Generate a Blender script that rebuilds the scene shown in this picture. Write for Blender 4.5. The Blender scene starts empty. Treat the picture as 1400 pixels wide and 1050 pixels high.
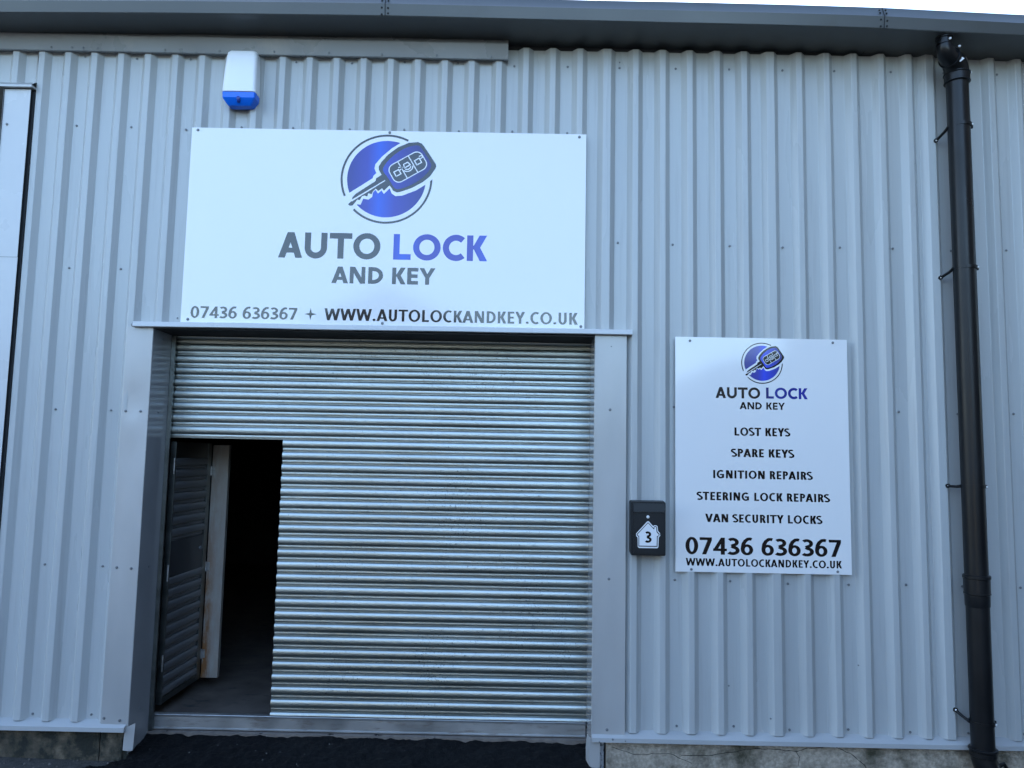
import bpy, bmesh, math, random
from mathutils import Vector, Matrix, noise
R_ = math.radians
SC = bpy.context.scene
COL = SC.collection
random.seed(7)

# ------------------------------------------------------------------ camera
CAM_X, CAM_D, CAM_Z = 2.0237, 4.5812, 1.7162
PITCH, YAW, ROLL = 0.094995, 0.003521, -0.019246
cd = bpy.data.cameras.new("camera")
cam = bpy.data.objects.new("camera", cd)
COL.objects.link(cam)
cd.sensor_fit = 'HORIZONTAL'; cd.sensor_width = 36.0
cd.lens = 1051.0 / 1400.0 * 36.0
cd.clip_start = 0.05; cd.clip_end = 2000
_R = Matrix.Rotation(YAW, 3, 'Z') @ Matrix.Rotation(PITCH, 3, 'X') @ Matrix.Rotation(ROLL, 3, 'Y')
_rt, _fw, _up = _R.col[0], _R.col[1], _R.col[2]
cam.matrix_world = Matrix(((_rt.x, _up.x, -_fw.x, CAM_X), (_rt.y, _up.y, -_fw.y, -CAM_D),
                           (_rt.z, _up.z, -_fw.z, CAM_Z), (0, 0, 0, 1)))
SC.camera = cam

# ------------------------------------------------------------------ sky, sun, exposure
SUN_EL, SUN_AZ = 24.0, -30.0           # azimuth from +Y (into the building): the sun stands behind the unit, to the left
w = bpy.data.worlds.new("World"); SC.world = w; w.use_nodes = True
nt = w.node_tree
bg = nt.nodes.get('Background')
sky = nt.nodes.new('ShaderNodeTexSky'); sky.sky_type = 'NISHITA'; sky.sun_disc = False
sky.sun_elevation = R_(SUN_EL); sky.sun_rotation = R_(SUN_AZ)
sky.air_density = 1.0; sky.dust_density = 2.1; sky.ozone_density = 2.2
nt.links.new(sky.outputs[0], bg.inputs['Color'])
bg.inputs['Strength'].default_value = 0.15
sl = bpy.data.lights.new("sun", 'SUN'); so = bpy.data.objects.new("sun", sl); COL.objects.link(so)
sl.energy = 2.0; sl.angle = R_(0.53); sl.color = (1.0, 0.96, 0.9)
_sd = Vector((math.sin(R_(SUN_AZ)) * math.cos(R_(SUN_EL)), math.cos(R_(SUN_AZ)) * math.cos(R_(SUN_EL)), math.sin(R_(SUN_EL))))
so.rotation_euler = _sd.to_track_quat('Z', 'Y').to_euler()
so.location = (-6, -6, 9)
SC.view_settings.view_transform = 'Standard'; SC.view_settings.look = 'None'
SC.view_settings.gamma = 1.0; SC.view_settings.exposure = 2.78
SC.render.engine = 'CYCLES'

# ------------------------------------------------------------------ materials
def nd(t, kind, **kw):
    n = t.nodes.new(kind)
    for k, v in kw.items(): setattr(n, k, v)
    return n
def mat(name, col, rough=0.5, metal=0.0, var=0.0, vscale=3.0, stretch=(1, 1, 1), rvar=0.0, bump=0.0, bscale=60.0,
        spec=None, col2=None, c2lo=0.45, c2hi=0.7, c2scale=6.0, c2stretch=(1, 1, 1), coat=0.0, bdist=0.002):
    m = bpy.data.materials.new(name); m.use_nodes = True
    t = m.node_tree; b = t.nodes['Principled BSDF']
    b.inputs['Roughness'].default_value = rough; b.inputs['Metallic'].default_value = metal
    b.inputs['Base Color'].default_value = (*col, 1)
    if spec is not None: b.inputs['Specular IOR Level'].default_value = spec
    if coat: b.inputs['Coat Weight'].default_value = coat; b.inputs['Coat Roughness'].default_value = 0.05
    tc = nd(t, 'ShaderNodeTexCoord')
    mp = nd(t, 'ShaderNodeMapping'); mp.inputs['Scale'].default_value = stretch
    t.links.new(tc.outputs['Object'], mp.inputs['Vector'])
    out = None
    if var or rvar:
        n = nd(t, 'ShaderNodeTexNoise'); n.inputs['Scale'].default_value = vscale; n.inputs['Detail'].default_value = 5
        t.links.new(mp.outputs[0], n.inputs['Vector'])
        if var:
            mr = nd(t, 'ShaderNodeMapRange'); mr.inputs['From Min'].default_value = 0.25; mr.inputs['From Max'].default_value = 0.75
            mr.inputs['To Min'].default_value = 1 - var; mr.inputs['To Max'].default_value = 1 + var
            t.links.new(n.outputs['Fac'], mr.inputs['Value'])
            vm = nd(t, 'ShaderNodeVectorMath', operation='SCALE'); vm.inputs[0].default_value = col
            t.links.new(mr.outputs[0], vm.inputs['Scale'])
            out = vm.outputs[0]
        if rvar:
            m2 = nd(t, 'ShaderNodeMapRange'); m2.inputs['From Min'].default_value = 0.3; m2.inputs['From Max'].default_value = 0.7
            m2.inputs['To Min'].default_value = max(0.02, rough - rvar); m2.inputs['To Max'].default_value = rough + rvar
            t.links.new(n.outputs['Fac'], m2.inputs['Value']); t.links.new(m2.outputs[0], b.inputs['Roughness'])
    if col2 is not None:
        mp2 = nd(t, 'ShaderNodeMapping'); mp2.inputs['Scale'].default_value = c2stretch
        t.links.new(tc.outputs['Object'], mp2.inputs['Vector'])
        n2 = nd(t, 'ShaderNodeTexNoise'); n2.inputs['Scale'].default_value = c2scale; n2.inputs['Detail'].default_value = 8; n2.inputs['Roughness'].default_value = 0.65
        t.links.new(mp2.outputs[0], n2.inputs['Vector'])
        rr = nd(t, 'ShaderNodeMapRange'); rr.inputs['From Min'].default_value = c2lo; rr.inputs['From Max'].default_value = c2hi
        t.links.new(n2.outputs['Fac'], rr.inputs['Value'])
        mx = nd(t, 'ShaderNodeMix', data_type='RGBA')
        t.links.new(rr.outputs[0], mx.inputs['Factor'])
        if out: t.links.new(out, mx.inputs['A'])
        else: mx.inputs['A'].default_value = (*col, 1)
        mx.inputs['B'].default_value = (*col2, 1)
        out = mx.outputs['Result']
    if out: t.links.new(out, b.inputs['Base Color'])
    if bump:
        n3 = nd(t, 'ShaderNodeTexNoise'); n3.inputs['Scale'].default_value = bscale; n3.inputs['Detail'].default_value = 4
        t.links.new(mp.outputs[0], n3.inputs['Vector'])
        bu = nd(t, 'ShaderNodeBump'); bu.inputs['Strength'].default_value = bump; bu.inputs['Distance'].default_value = bdist
        t.links.new(n3.outputs['Fac'], bu.inputs['Height']); t.links.new(bu.outputs[0], b.inputs['Normal'])
    return m
def band_mat(name, stops, scale, axis=0, rough=0.1):
    """a printed gradient along one axis of the object (vinyl print)"""
    m = bpy.data.materials.new(name); m.use_nodes = True
    t = m.node_tree; b = t.nodes['Principled BSDF']; b.inputs['Roughness'].default_value = rough
    tc = nd(t, 'ShaderNodeTexCoord'); sp = nd(t, 'ShaderNodeSeparateXYZ')
    t.links.new(tc.outputs['Object'], sp.inputs[0])
    mr = nd(t, 'ShaderNodeMapRange'); mr.inputs['From Min'].default_value = -scale; mr.inputs['From Max'].default_value = scale
    t.links.new(sp.outputs[axis], mr.inputs['Value'])
    cr = nd(t, 'ShaderNodeValToRGB')
    e = cr.color_ramp.elements
    e[0].position, e[0].color = stops[0][0], (*stops[0][1], 1)
    e[1].position, e[1].color = stops[-1][0], (*stops[-1][1], 1)
    for p, c in stops[1:-1]:
        x = e.new(p); x.color = (*c, 1)
    t.links.new(mr.outputs[0], cr.inputs['Fac']); t.links.new(cr.outputs[0], b.inputs['Base Color'])
    return m

M = {}
M['sheet'] = mat('coated_sheet', (0.44, 0.457, 0.45), 0.29, var=0.05, vscale=1.3, stretch=(2.2, 2.2, 0.25), rvar=0.07, bump=0.25, bscale=2.2, bdist=0.004,
                 col2=(0.34, 0.34, 0.335), c2lo=0.52, c2hi=0.95, c2scale=5, c2stretch=(6, 6, 0.22))
M['flash'] = mat('flashing_sheet', (0.44, 0.44, 0.43), 0.38, metal=0.25, var=0.09, vscale=1.6, stretch=(2, 2, 0.8), rvar=0.08, bump=0.35, bscale=2.4, bdist=0.010)
M['trim'] = mat('base_trim_sheet', (0.40, 0.41, 0.41), 0.35, var=0.08, vscale=2.5, stretch=(1, 1, 3))
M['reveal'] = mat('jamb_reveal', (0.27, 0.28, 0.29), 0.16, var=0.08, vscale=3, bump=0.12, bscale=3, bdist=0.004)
M['trimwhite'] = mat('pale_trim', (0.55, 0.56, 0.56), 0.28, var=0.06, vscale=1.5, rvar=0.08, bump=0.3, bscale=2.5, bdist=0.006)
M['flashgrey'] = mat('grey_eaves_trim', (0.215, 0.23, 0.24), 0.3, var=0.1, vscale=2.5, rvar=0.1, bump=0.4, bscale=3.0, bdist=0.006,
                     col2=(0.38, 0.36, 0.33), c2lo=0.55, c2hi=0.95, c2scale=3)
M['gutter'] = mat('gutter_sheet', (0.060, 0.065, 0.065), 0.36, var=0.1, vscale=1.2, rvar=0.08, bump=0.15, bscale=2, bdist=0.004,
                  col2=(0.05, 0.05, 0.044), c2lo=0.55, c2hi=0.85, c2scale=3)
M['dark'] = mat('matt_black', (0.012, 0.014, 0.016), 0.8, var=0.2)
M['eavedark'] = mat('eaves_board', (0.03, 0.035, 0.04), 0.7, var=0.3, vscale=2)
M['screw'] = mat('screw_head', (0.5, 0.53, 0.56), 0.3, metal=0.3, var=0.1)
M['screwdark'] = mat('dark_screw_head', (0.19, 0.20, 0.21), 0.4, metal=0.3)
M['bolt'] = mat('bright_bolt', (0.75, 0.75, 0.74), 0.3, metal=0.1)
M['pvc'] = mat('black_pvc', (0.0065, 0.007, 0.008), 0.34, var=0.15, vscale=4, rvar=0.07, spec=0.32, col2=(0.012, 0.012, 0.012), c2lo=0.55, c2hi=0.9, c2scale=5, c2stretch=(3, 3, 0.7))
M['white'] = mat('white_sign_sheet', (0.80, 0.80, 0.79), 0.09, var=0.015, vscale=0.8, col2=(0.72, 0.73, 0.73), c2lo=0.62, c2hi=0.95, c2scale=2.0)
M['signedge'] = mat('sign_edge', (0.6, 0.61, 0.62), 0.4)
M['ink'] = mat('black_vinyl', (0.004, 0.0045, 0.006), 0.08, spec=0.4)
M['greyink'] = mat('grey_vinyl', (0.014, 0.016, 0.019), 0.08, spec=0.7)
M['whiteink'] = mat('white_print', (0.8, 0.81, 0.82), 0.10)
_bl, _dk, _vi = (0.028, 0.105, 0.62), (0.030, 0.035, 0.20), (0.045, 0.055, 0.38)
M['disc'] = band_mat('blue_print', [(0, _dk), (0.28, _vi), (0.42, _bl), (0.6, _vi), (1, _dk)], 0.27)
M['fob'] = band_mat('fob_print', [(0, _vi), (0.28, _bl), (0.55, _vi), (1, _dk)], 0.2)
M['lock'] = band_mat('blue_lettering', [(0, _vi), (0.15, _bl), (0.32, _vi), (0.55, _vi), (0.8, _vi), (1, _bl)], 0.32)
M['disc2'] = band_mat('blue_print_small', [(0, _dk), (0.4, _vi), (0.55, (0.03, 0.07, 0.7)), (1, _dk)], 0.12)
M['lock2'] = band_mat('blue_lettering_small', [(0, (0.03, 0.03, 0.1)), (0.25, (0.035, 0.05, 0.3)), (0.6, (0.02, 0.03, 0.25)), (1, (0.03, 0.04, 0.35))], 0.14)
M['galv'] = None
M['alarm'] = mat('white_plastic', (0.82, 0.83, 0.84), 0.35, var=0.02)
m = bpy.data.materials.new('blue_lens'); m.use_nodes = True; b = m.node_tree.nodes['Principled BSDF']
b.inputs['Base Color'].default_value = (0.006, 0.15, 0.78, 1); b.inputs['Roughness'].default_value = 0.18
b.inputs['Transmission Weight'].default_value = 0.0; b.inputs['IOR'].default_value = 1.4
M['lens'] = m
M['box'] = mat('anthracite_paint', (0.009, 0.0105, 0.0125), 0.42, spec=0.35, var=0.08, bump=0.15, bscale=400, bdist=0.0006)
M['boxtrim'] = mat('anthracite_edge', (0.03, 0.035, 0.04), 0.35)
M['concrete'] = mat('plinth_concrete', (0.46, 0.40, 0.32), 0.9, var=0.4, vscale=45, bump=1.0, bscale=110, bdist=0.01,
                    col2=(0.07, 0.066, 0.04), c2lo=0.44, c2hi=0.68, c2scale=5.5)
M['mossblock'] = mat('mossy_block', (0.16, 0.13, 0.09), 0.95, var=0.5, vscale=14, bump=0.9, bscale=70, bdist=0.012,
                     col2=(0.022, 0.024, 0.018), c2lo=0.35, c2hi=0.58, c2scale=6)
M['crack'] = mat('crack', (0.02, 0.02, 0.018), 1.0)
M['speck'] = mat('weathered_block', (0.35, 0.36, 0.37), 0.85, var=0.3, vscale=60, bump=0.8, bscale=120, bdist=0.006,
                 col2=(0.06, 0.065, 0.06), c2lo=0.5, c2hi=0.6, c2scale=45)
M['sill'] = mat('sill_concrete', (0.16, 0.135, 0.115), 0.9, var=0.3, vscale=20, bump=0.6, bscale=80)
M['yard'] = mat('yard_asphalt', (0.045, 0.043, 0.040), 0.92, var=0.5, vscale=35, bump=1.0, bscale=120, bdist=0.015,
                col2=(0.08, 0.075, 0.066), c2lo=0.5, c2hi=0.75, c2scale=18)
M['tarmac'] = mat('fresh_tarmac', (0.0024, 0.0027, 0.0036), 0.6, var=0.5, vscale=40, rvar=0.12, bump=1.0, bscale=170, bdist=0.012, spec=0.16)
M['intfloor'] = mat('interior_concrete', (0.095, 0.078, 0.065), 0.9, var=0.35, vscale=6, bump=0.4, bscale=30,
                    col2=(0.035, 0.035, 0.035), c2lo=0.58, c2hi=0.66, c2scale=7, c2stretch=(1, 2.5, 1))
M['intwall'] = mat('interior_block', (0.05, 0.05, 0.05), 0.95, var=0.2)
M['stripsteel'] = mat('rust_edged_steel', (0.40, 0.385, 0.35), 0.45, metal=0.2, var=0.1, vscale=4,
                      col2=(0.26, 0.12, 0.045), c2lo=0.34, c2hi=0.60, c2scale=5, c2stretch=(6, 6, 1.6))
_t = M['stripsteel'].node_tree; _mx = [n for n in _t.nodes if n.bl_idname == 'ShaderNodeMix'][0]
_lk = _mx.inputs['Factor'].links[0].from_socket
_tc = nd(_t, 'ShaderNodeTexCoord'); _sp = nd(_t, 'ShaderNodeSeparateXYZ'); _t.links.new(_tc.outputs['Object'], _sp.inputs[0])
_m1 = nd(_t, 'ShaderNodeMapRange'); _m1.inputs['From Min'].default_value = -0.122; _m1.inputs['From Max'].default_value = -0.055; _m1.inputs['To Min'].default_value = 1.0; _m1.inputs['To Max'].default_value = 0.0
_t.links.new(_sp.outputs[0], _m1.inputs['Value'])
_m2 = nd(_t, 'ShaderNodeMapRange'); _m2.inputs['From Min'].default_value = 0.2; _m2.inputs['From Max'].default_value = 1.2; _m2.inputs['To Min'].default_value = 1.0; _m2.inputs['To Max'].default_value = 0.15
_t.links.new(_sp.outputs[2], _m2.inputs['Value'])
_a = nd(_t, 'ShaderNodeMath', operation='MULTIPLY'); _t.links.new(_m1.outputs[0], _a.inputs[0]); _t.links.new(_m2.outputs[0], _a.inputs[1])
_b = nd(_t, 'ShaderNodeMath', operation='MULTIPLY_ADD', use_clamp=True); _b.inputs[1].default_value = 1.0
_c = nd(_t, 'ShaderNodeMath', operation='MULTIPLY_ADD'); _c.inputs[1].default_value = 1.8; _c.inputs[2].default_value = 0.22; _t.links.new(_a.outputs[0], _c.inputs[0])
_d = nd(_t, 'ShaderNodeMath', operation='MULTIPLY', use_clamp=True); _t.links.new(_c.outputs[0], _d.inputs[0]); _t.links.new(_lk, _d.inputs[1])
_t.links.new(_d.outputs[0], _mx.inputs['Factor'])
M['brick'] = mat('dark_cladding', (0.022, 0.024, 0.026), 0.8, var=0.3, vscale=1.0)
M['roof'] = mat('roof_sheet', (0.12, 0.13, 0.13), 0.6, var=0.15)
M['label'] = mat('paper_label', (0.75, 0.76, 0.76), 0.5)

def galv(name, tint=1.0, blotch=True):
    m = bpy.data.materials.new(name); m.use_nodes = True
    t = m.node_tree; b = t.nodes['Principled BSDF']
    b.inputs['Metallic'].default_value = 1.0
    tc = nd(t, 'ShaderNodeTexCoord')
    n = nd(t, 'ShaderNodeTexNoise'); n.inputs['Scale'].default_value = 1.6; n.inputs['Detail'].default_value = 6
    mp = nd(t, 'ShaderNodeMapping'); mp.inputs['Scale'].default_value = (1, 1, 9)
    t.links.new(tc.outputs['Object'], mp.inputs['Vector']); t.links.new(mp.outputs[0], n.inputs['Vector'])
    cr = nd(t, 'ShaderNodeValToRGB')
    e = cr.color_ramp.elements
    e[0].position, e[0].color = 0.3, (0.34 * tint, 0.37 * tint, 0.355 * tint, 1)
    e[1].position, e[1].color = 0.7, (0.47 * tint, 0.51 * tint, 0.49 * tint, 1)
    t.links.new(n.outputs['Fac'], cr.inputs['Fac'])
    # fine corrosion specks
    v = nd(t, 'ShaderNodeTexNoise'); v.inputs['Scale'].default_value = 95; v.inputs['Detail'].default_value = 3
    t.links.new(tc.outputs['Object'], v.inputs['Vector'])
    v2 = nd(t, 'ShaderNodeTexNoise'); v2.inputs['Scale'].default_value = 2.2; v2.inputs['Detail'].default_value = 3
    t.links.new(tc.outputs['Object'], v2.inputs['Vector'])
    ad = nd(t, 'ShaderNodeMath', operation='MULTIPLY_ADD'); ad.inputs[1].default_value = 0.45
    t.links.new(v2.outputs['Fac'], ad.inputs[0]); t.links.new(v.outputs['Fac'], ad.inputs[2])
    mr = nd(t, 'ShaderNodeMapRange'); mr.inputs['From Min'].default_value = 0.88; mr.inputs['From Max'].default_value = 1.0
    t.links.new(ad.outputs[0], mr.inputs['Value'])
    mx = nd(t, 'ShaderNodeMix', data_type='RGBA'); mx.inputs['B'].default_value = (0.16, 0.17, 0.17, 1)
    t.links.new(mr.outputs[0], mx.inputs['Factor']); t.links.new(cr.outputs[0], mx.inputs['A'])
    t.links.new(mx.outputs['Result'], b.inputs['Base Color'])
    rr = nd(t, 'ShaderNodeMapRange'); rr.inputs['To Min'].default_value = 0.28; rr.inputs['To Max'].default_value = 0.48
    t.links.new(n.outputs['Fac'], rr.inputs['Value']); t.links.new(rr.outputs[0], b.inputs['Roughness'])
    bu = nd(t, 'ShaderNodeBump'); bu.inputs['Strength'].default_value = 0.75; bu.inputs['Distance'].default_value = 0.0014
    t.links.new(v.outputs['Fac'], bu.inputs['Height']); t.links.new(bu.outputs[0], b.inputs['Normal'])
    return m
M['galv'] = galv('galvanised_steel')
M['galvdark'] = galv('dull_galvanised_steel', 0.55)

# ------------------------------------------------------------------ mesh helpers
class MB:
    """collects faces, then links them as ONE mesh object"""
    def __init__(s): s.v = []; s.f = []; s.mi = []
    def face(s, pts, mi=0):
        k = len(s.v); s.v += [tuple(p) for p in pts]; s.f.append(tuple(range(k, k + len(pts)))); s.mi.append(mi)
    def box(s, x0, x1, y0, y1, z0, z1, mi=0):
        k = len(s.v)
        s.v += [(x0, y0, z0), (x1, y0, z0), (x1, y1, z0), (x0, y1, z0), (x0, y0, z1), (x1, y0, z1), (x1, y1, z1), (x0, y1, z1)]
        for f in ((0, 3, 2, 1), (4, 5, 6, 7), (0, 1, 5, 4), (1, 2, 6, 5), (2, 3, 7, 6), (3, 0, 4, 7)):
            s.f.append(tuple(k + i for i in f)); s.mi.append(mi)
    def grid(s, rows, mi=0, close=False):
        """rows: list of equally long point lists"""
        k = len(s.v); n = len(rows[0])
        for r in rows: s.v += [tuple(p) for p in r]
        for i in range(len(rows) - 1):
            for j in range(n if close else n - 1):
                a, b2 = k + i * n + j, k + i * n + (j + 1) % n
                s.f.append((a, b2, b2 + n, a + n)); s.mi.append(mi)
    def tube(s, path, rad, seg=24, mi=0, caps=True):
        """path of Vectors, rad float or list"""
        P = [Vector(p) for p in path]
        if not isinstance(rad, (list, tuple)): rad = [rad] * len(P)
        rows = []; ref = None
        for i, p in enumerate(P):
            d = (P[min(i + 1, len(P) - 1)] - P[max(i - 1, 0)]).normalized()
            if ref is None: ref = Vector((0, 1, 0)) if abs(d.y) < 0.9 else Vector((1, 0, 0))
            u = (ref - d * ref.dot(d)).normalized(); vv = d.cross(u); ref = u
            rows.append([p + (u * math.cos(a) + vv * math.sin(a)) * rad[i] for a in [2 * math.pi * q / seg for q in range(seg)]])
        s.grid(rows, mi, close=True)
        if caps: s.face(rows[0][::-1], mi); s.face(rows[-1], mi)
    def disc(s, c, r, n=12, axis='y', h=0.004, mi=0):
        x, y, z = c
        s.tube([(x, y, z), (x, y - h, z)], [r, r * 0.92], n, mi)
    def build(s, name, ma, parent=None, smooth=False, bevel=0.0, loc=None):
        me = bpy.data.meshes.new(name)
        vs = s.v
        if loc is not None: vs = [(a - loc[0], b2 - loc[1], c - loc[2]) for a, b2, c in vs]
        me.from_pydata(vs, [], s.f)
        for x in (ma if isinstance(ma, (list, tuple)) else [ma]): me.materials.append(x)
        for p, i in zip(me.polygons, s.mi): p.material_index = i
        bm = bmesh.new(); bm.from_mesh(me)
        bmesh.ops.remove_doubles(bm, verts=bm.verts, dist=1e-6)
        bmesh.ops.recalc_face_normals(bm, faces=bm.faces)
        if bevel:
            ed = [e for e in bm.edges if len(e.link_faces) == 2 and e.calc_face_angle(0) > 0.5]
            bmesh.ops.bevel(bm, geom=ed, offset=bevel, segments=2, affect='EDGES', clamp_overlap=True)
        bm.to_mesh(me); bm.free()
        if smooth:
            for p in me.polygons: p.use_smooth = True
            try: me.set_sharp_from_angle(angle=R_(smooth if smooth is not True else 35))
            except Exception: pass
        o = bpy.data.objects.new(name, me); COL.objects.link(o)
        if loc is not None: o.location = loc
        if parent is not None: par(o, parent)
        return o
def par(o, p):
    o.parent = p
    o.matrix_parent_inverse = world_of(p).inverted()
def world_of(o):
    m = Matrix.LocRotScale(o.location, o.rotation_euler, o.scale)
    return (world_of(o.parent) @ o.matrix_parent_inverse @ m) if o.parent else m
def thing(name, label, cat, loc, group=None):
    o = bpy.data.objects.new(name, None); COL.objects.link(o); o.location = loc; o.empty_display_size = 0.1
    o['label'] = label; o['category'] = cat
    if group: o['group'] = group
    return o
def struct(o, kind='structure'):
    o['kind'] = kind; return o

# ------------------------------------------------------------------ ground and yard
def h_ground(x, y):
    return -0.062 + 0.012 * noise.noise((x * 1.3, y * 1.3, 0.0)) + 0.006 * noise.noise((x * 6, y * 6, 3.0))
mb = MB()
xs = [-200, -80, -30, -12, -6] + [-3 + 0.08 * i for i in range(int(9.6 / 0.08) + 1)] + [8, 14, 30, 80, 200]
ys = [0.15] + [0.08 - 0.07 * i for i in range(16)] + [-1.3, -1.8, -2.6, -4, -7, -12, -30, -80, -200]
mb.grid([[(x, y, h_ground(x, y) if -3 < x < 6.6 and y > -1.2 else -0.062) for x in xs] for y in ys])
struct(mb.build('ground', M['yard'], smooth=60))
# loose stones lying along the wall foot on the left
mb = MB()
for i in range(45):
    x = random.uniform(-1.05, -0.12); y = random.uniform(-0.16, 0.02); r = random.uniform(0.002, 0.007) * (1.7 if random.random() < .1 else 1)
    z = h_ground(x, y) + r * 0.4
    mb.tube([(x, y, z - r), (x + r * .3, y, z), (x, y + r * .2, z + r * .7)], [r * .7, r, r * .4], 6)
M['stone'] = mat('yard_stone', (0.12, 0.11, 0.10), 0.9, var=0.4, vscale=20)
gr = mb.build('loose_gravel', M['stone']); struct(gr, 'stuff')

# fresh black tarmac laid as a ramp up to the shutter
def h_tar(x, y):
    ramp = 0.018 - max(0.0, 0.27 - y) * 0.19
    return max(ramp, -0.05) + 0.012 * noise.noise((x * 4, y * 4, 1.0)) + 0.012 * noise.noise((x * 14, y * 14, 5.0)) + 0.008 * noise.noise((x * 37, y * 37, 9.0))
mb = MB()
txs = [-0.62 + 0.0125 * i for i in range(int(3.2 / 0.0125) + 1)]
tys = [0.262 - 0.0125 * i for i in range(48)] + [-0.4, -0.55, -0.75, -1.0, -1.3, -1.6]
rows = []
for y in tys:
    row = []
    for x in txs:
        z = h_tar(x, y)
        if y > -0.012:                                   # between the jambs only
            if x < -0.158 or x > 2.5: z = -0.3
        else:
            edge = -0.19 - (0.0 - y) * 1.5 + 0.05 * noise.noise((y * 9, x * 3, 2.0)) + 0.025 * noise.noise((y * 30, x * 20, 4.0))
            e2 = 2.60 + 0.03 * noise.noise((y * 9, 7.0, 2.0))
            d = min(x - edge, e2 - x)
            z = z - max(0.0, 0.05 - d) * 1.6 if d > -0.02 else -0.3
        yy = y + (0.012 * noise.noise((x * 17, 3.0, 1.0)) + 0.008 * noise.noise((x * 55, 3.0, 1.0)) if y > 0.25 else 0)
        row.append((x, yy, z))
    rows.append(row)
mb.grid(rows)
struct(mb.build('tarmac', M['tarmac'], smooth=70))
# grit crumbs along the tarmac's upper edge
mb = MB()
for i in range(230):
    x = random.uniform(-0.1, 2.45); y = 0.262 - abs(random.gauss(0, 0.012)); r = random.uniform(0.0015, 0.0045)
    z = h_tar(x, y) + r * 0.5
    mb.tube([(x, y, z - r), (x, y, z), (x + r * .3, y, z + r * .7)], [r * .7, r, r * .4], 6)
for i in range(22):
    x = random.uniform(-0.1, 2.45); y = random.uniform(-0.1, 0.22); r = random.uniform(0.0015, 0.004)
    z = h_tar(x, y) + r * 0.4
    mb.tube([(x, y, z - r), (x, y, z), (x + r * .3, y, z + r * .7)], [r * .7, r, r * .4], 6)
struct(mb.build('grit', mat('pale_grit', (0.2, 0.19, 0.18), 0.9, var=0.5, vscale=90)), 'stuff')

# ------------------------------------------------------------------ the industrial unit
unit = thing('industrial_unit', 'long industrial unit clad in ribbed pale grey metal sheets', 'building', (2.0, 0.3, 0))
OPL, OPR, OPT = -0.158, 2.500, 2.455           # shutter opening
REC = 0.285                                    # depth of the shutter plane
PAN, CW, SW = 0.035, 0.034, 0.031              # rib depth, crest width, slope width
RIB = [-3.97 + 0.168 * i for i in range(18)] + \
      [-0.950, -0.786, -0.622, -0.454, -0.286, -0.117, 0.051, 0.222, 0.388, 0.556, 0.725, 0.893, 1.061, 1.231, 1.400, 1.569, 1.736, 1.906,
       2.074, 2.242, 2.411, 2.587, 2.758, 2.926, 3.094, 3.263, 3.432, 3.601, 3.774, 3.945, 4.115, 4.284, 4.456, 4.590] + \
      [4.798 + 0.168 * i for i in range(26)]
SEAM = [-3.97, -2.962, -1.954, -0.950, -0.117, 0.556, 1.569, 2.587, 3.601, 4.590, 5.638, 6.646, 7.654]   # ribs whose left foot starts a new sheet
ZT, ZB = 4.265, 0.155
def crest_w(r): return 0.048 if any(abs(r - s) < 1e-6 for s in (4.590, 2.587, 3.601)) else CW
def foot(r): return r - crest_w(r) - SW
def zbot(x):
    if x < -0.988: return 3.962
    if -0.29 < x < 2.665: return 2.484
    return ZB
def sheet(x0, x1, dy, over):
    pts = []                                     # (x, y) profile
    c = 0.0022
    for r in RIB:
        a, b2, e, f = foot(r), r - crest_w(r), r, r + SW
        if f < x0 - 0.001 or a > x1 + 0.06: continue
        dx, dyv = SW, PAN
        for (px, py) in ((a - c, PAN), (a + c * .7, PAN - c * .78), (b2 - c * .7, c * .78), (b2 + c, 0), (e - c, 0), (e + c * .7, c * .78), (f - c * .7, PAN - c * .78), (f + c, PAN)):
            pts.append((px, py))
    pts = [(x, y) for x, y in pts if x0 - 1e-6 <= x <= x1 + over]
    for xx in (x0, x1 + over, -0.29, 2.665, -0.988):
        if x0 - 1e-6 <= xx <= x1 + over + 1e-6 and not any(abs(xx - p[0]) < 1e-4 for p in pts):
            near = min(pts, key=lambda p: abs(p[0] - xx))
            L = [p for p in pts if p[0] < xx]; Rr = [p for p in pts if p[0] > xx]
            yv = near[1] if not (L and Rr) else L[-1][1] + (Rr[0][1] - L[-1][1]) * (xx - L[-1][0]) / (Rr[0][0] - L[-1][0])
            pts.append((xx, yv))
    pts.sort()
    mb = MB()
    for (xa, ya), (xb, yb) in zip(pts[:-1], pts[1:]):
        zb = zbot((xa + xb) / 2); n = max(1, int((ZT - zb) / 0.5))
        for i in range(n):
            za, zc = zb + (ZT - zb) * i / n, zb + (ZT - zb) * (i + 1) / n
            w1 = lambda x, z: 0.0011 * noise.noise((x * 3.1, 0.0, z * 1.1 + x0))
            mb.face([(xa, ya + dy + w1(xa, za), za), (xb, yb + dy + w1(xb, za), za), (xb, yb + dy + w1(xb, zc), zc), (xa, ya + dy + w1(xa, zc), zc)])
    # lip at the overlapping left edge
    xa, ya = pts[0]
    mb.face([(xa, ya + dy, zbot(xa + .001)), (xa, ya + dy + 0.004, zbot(xa + .001)), (xa, ya + dy + 0.004, ZT), (xa, ya + dy, ZT)])
    return mb.build('cladding_sheet', M['sheet'], unit, smooth=14)
sheets = []
edges = [foot(s) - 0.004 for s in SEAM] + [9.3]
for i in range(len(edges) - 1):
    sheets.append((edges[i], edges[i + 1], sheet(edges[i], edges[i + 1], -0.0025 * (i % 2), 0.02)))
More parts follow.
